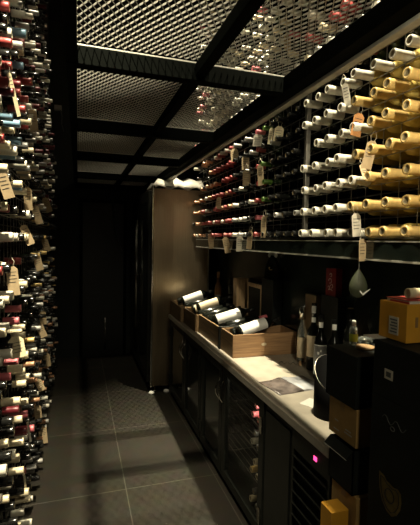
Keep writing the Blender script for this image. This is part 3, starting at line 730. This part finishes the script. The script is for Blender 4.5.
# tower at the right edge of the frame
carton('black_carton', 'large black carton on the floor, base of the right-hand tower', (.862, .78, .001), (1.16, 1.02, .60), 'cartonblack')
t, O = carton('black_carton', 'tall black gift carton with a gold shield emblem, lower right corner', (.860, .785, .601), (1.15, 1.022, 1.168), 'cartonblack', 'carton')
X_ = .860 - O.x - .0008
def yz(y, z): return (X_, y-O.y, z-O.z)
def plate(outline, m, name, parent, th=.0012):
    mm = MB(); n = len(outline)
    mm.add([Vector(yz(y, z)) for y, z in outline] + [Vector(yz(y, z))+Vector((-th, 0, 0)) for y, z in outline],
           [tuple(range(n)), tuple(reversed(range(n, 2*n)))] + [(k, k+n, (k+1) % n + n, (k+1) % n) for k in range(n)])
    return mm.build(name, M[m], parent)
sh = [(.974, .944), (.966, .942), (.955, .940), (.944, .930), (.930, .928), (.915, .925), (.900, .930), (.888, .922), (.884, .900), (.888, .875), (.900, .852), (.918, .838), (.938, .842), (.958, .862), (.970, .895), (.974, .925)]
e = plate(sh, 'goldprint', 'shield_emblem', t)
cy_, cz_ = .929, .893
m = MB(); pts = [Vector((X_-.002, (cy_+(y-cy_)*.82)-O.y, (cz_+(z-cz_)*.82)-O.z)) for y, z in sh]; m.tube(pts + pts[:1], .0012, 5)
m.tube([(X_-.002, cy_-O.y+.018*math.cos(a), cz_-O.z+.02*math.sin(a)) for a in [k*2*PI/12 for k in range(13)]], .0015, 5).build('shield_relief', M['panelblack'], e)
m = MB()
m.tube([yz(.972-.092*s, 1.110+.010*math.sin(13*s)-.004*s) for s in [k/24 for k in range(25)]], .0011, 5)
m.tube([yz(.930+.008*math.cos(a), 1.090+.006*math.sin(a)) for a in [k*PI/5 for k in range(11)]], .0014, 5).build('script_mark', M['greyprint'], t)
t, O = carton('black_carton', 'plain black carton with a small white label, second in the right tower', (.860, .785, 1.169), (1.15, 1.020, 1.332), 'cartonblack', 'carton')
X_ = .860 - O.x - .0008
lb = plate([(.970, 1.227), (.937, 1.227), (.937, 1.256), (.970, 1.256)], 'whitetag', 'label', t)
X_ -= .0012
plate([(.963, 1.234), (.944, 1.234), (.944, 1.249), (.963, 1.249)], 'greyprint', 'label_print', lb, .0004)
o = boxm((.852, 1.012, 1.3325), (.98, 1.062, 1.3345)).build('card_sheet', M['cartonedge']); tag(o, 'thin card sheet under the orange carton on the right tower', 'card')
t, O = carton('orange_carton', 'large orange wine carton on top of the right tower, pale label on side', (.895, .932, 1.335), (1.16, 1.044, 1.447), 'cartonorange', 'carton')
# the side faces
X_ = .895 - O.x - .0008
lb = plate([(1.000, 1.352), (.962, 1.352), (.962, 1.405), (1.000, 1.405)], 'whitetag', 'label', t)
X_ -= .0012
m = MB()
for k in range(5): m.box(Vector(yz(.967, 1.358+.009*k))-Vector((.0004, 0, 0)), yz(.995-.004*(k % 2), 1.362+.009*k))
m.build('label_print', M['greyprint'], lb)
ye = .932-O.y-.0007
for x in (.03, .06, .10): boxm((x-.132, ye, .045), (x-.122, ye+.0006, .075)).build('printed_mark', M['tape'], t)
t = thing('catalogue', 'red and white booklet lying on the large orange carton', 'booklet', (1.02, .985, 1.4475))
boxm((-.11, -.045, 0), (.10, .045, .009)).build('pages', M['paper'], t); boxm((-.112, -.047, .009), (.10, .047, .0105)).build('cover', M['redbook'], t)
boxm((-.1125, -.045, .0), (-.11, .03, .005)).build('spine', M['redbook'], t)
t = thing('paper_roll', 'cream roll lying on the booklet above the orange carton', 'paper roll', (.930, .972, 1.4745), (0, 0, -.08))
MB().lathe([(.010, .004), (.0135, 0), (.0155, .002), (.0155, .19), (.010, .192)], 22, a=(1, 0, 0)).build('roll', M['creamtag'], t)

# ------------------------------------------------------------------ light: rows of ceiling spotlights above the two gaps, plus an added fill behind the camera
def spot(name, loc, tgt, e, ang, blend=.5, col=(1, .89, .63), size=.03):
    l = bpy.data.lights.new(name, 'SPOT'); l.energy = e; l.spot_size = math.radians(ang); l.spot_blend = blend; l.color = col; l.shadow_soft_size = size
    o = bpy.data.objects.new(name, l); COL.objects.link(o); o.location = loc
    o.rotation_euler = (Vector(tgt) - Vector(loc)).to_track_quat('-Z', 'Y').to_euler()
K = 1.0
spot('spotlight_right_near', (.975, 1.25, 4.2), (1.12, 1.35, 1.7), 800*K, 55, .8)
spot('spotlight_right_mid', (.96, 2.60, 4.2), (1.04, 2.75, .84), 1100*K, 36, 1., size=.012)
spot('spotlight_right_far', (.96, 3.95, 4.2), (1.04, 3.75, .84), 1100*K, 36, 1., size=.012)
spot('spotlight_left_near', (-.12, .75, 4.2), (-.38, 1.72, 1.35), 1400*K, 50, .9)
spot('spotlight_left_mid', (-.12, 2.50, 4.2), (-.28, 2.9, 1.2), 150*K, 42, .8)
spot('spotlight_left_far', (-.10, 4.00, 4.2), (.3, 4.3, 1.3), 80*K, 50, .8)
spot('spotlight_under_walkway', (.80, .45, 2.22), (1.28, 1.38, 1.92), 55*K, 62, 1.)
spot('fill_behind_camera', (.45, -.95, 2.6), (.7, 2.5, 1.0), 34*K, 75, .8, size=.12)  # unseen fill, added to brighten faces turned towards the camera
l = bpy.data.lights.new('cooler_lamp', 'POINT'); l.energy = 5.0; l.color = (1, .9, .7); l.shadow_soft_size = .02
o = bpy.data.objects.new('cooler_lamp', l); COL.objects.link(o); o.location = (.965, 1.97, .755)

w = bpy.data.worlds.new('world'); sc.world = w; w.use_nodes = True
w.node_tree.nodes['Background'].inputs[0].default_value = (.6, .7, .6, 1); w.node_tree.nodes['Background'].inputs[1].default_value = .0
sc.view_settings.view_transform = 'Standard'; sc.view_settings.look = 'None'; sc.view_settings.gamma = 1; sc.view_settings.exposure = 0
sc.view_settings.use_curve_mapping = False
sc.cycles.max_bounces = 6
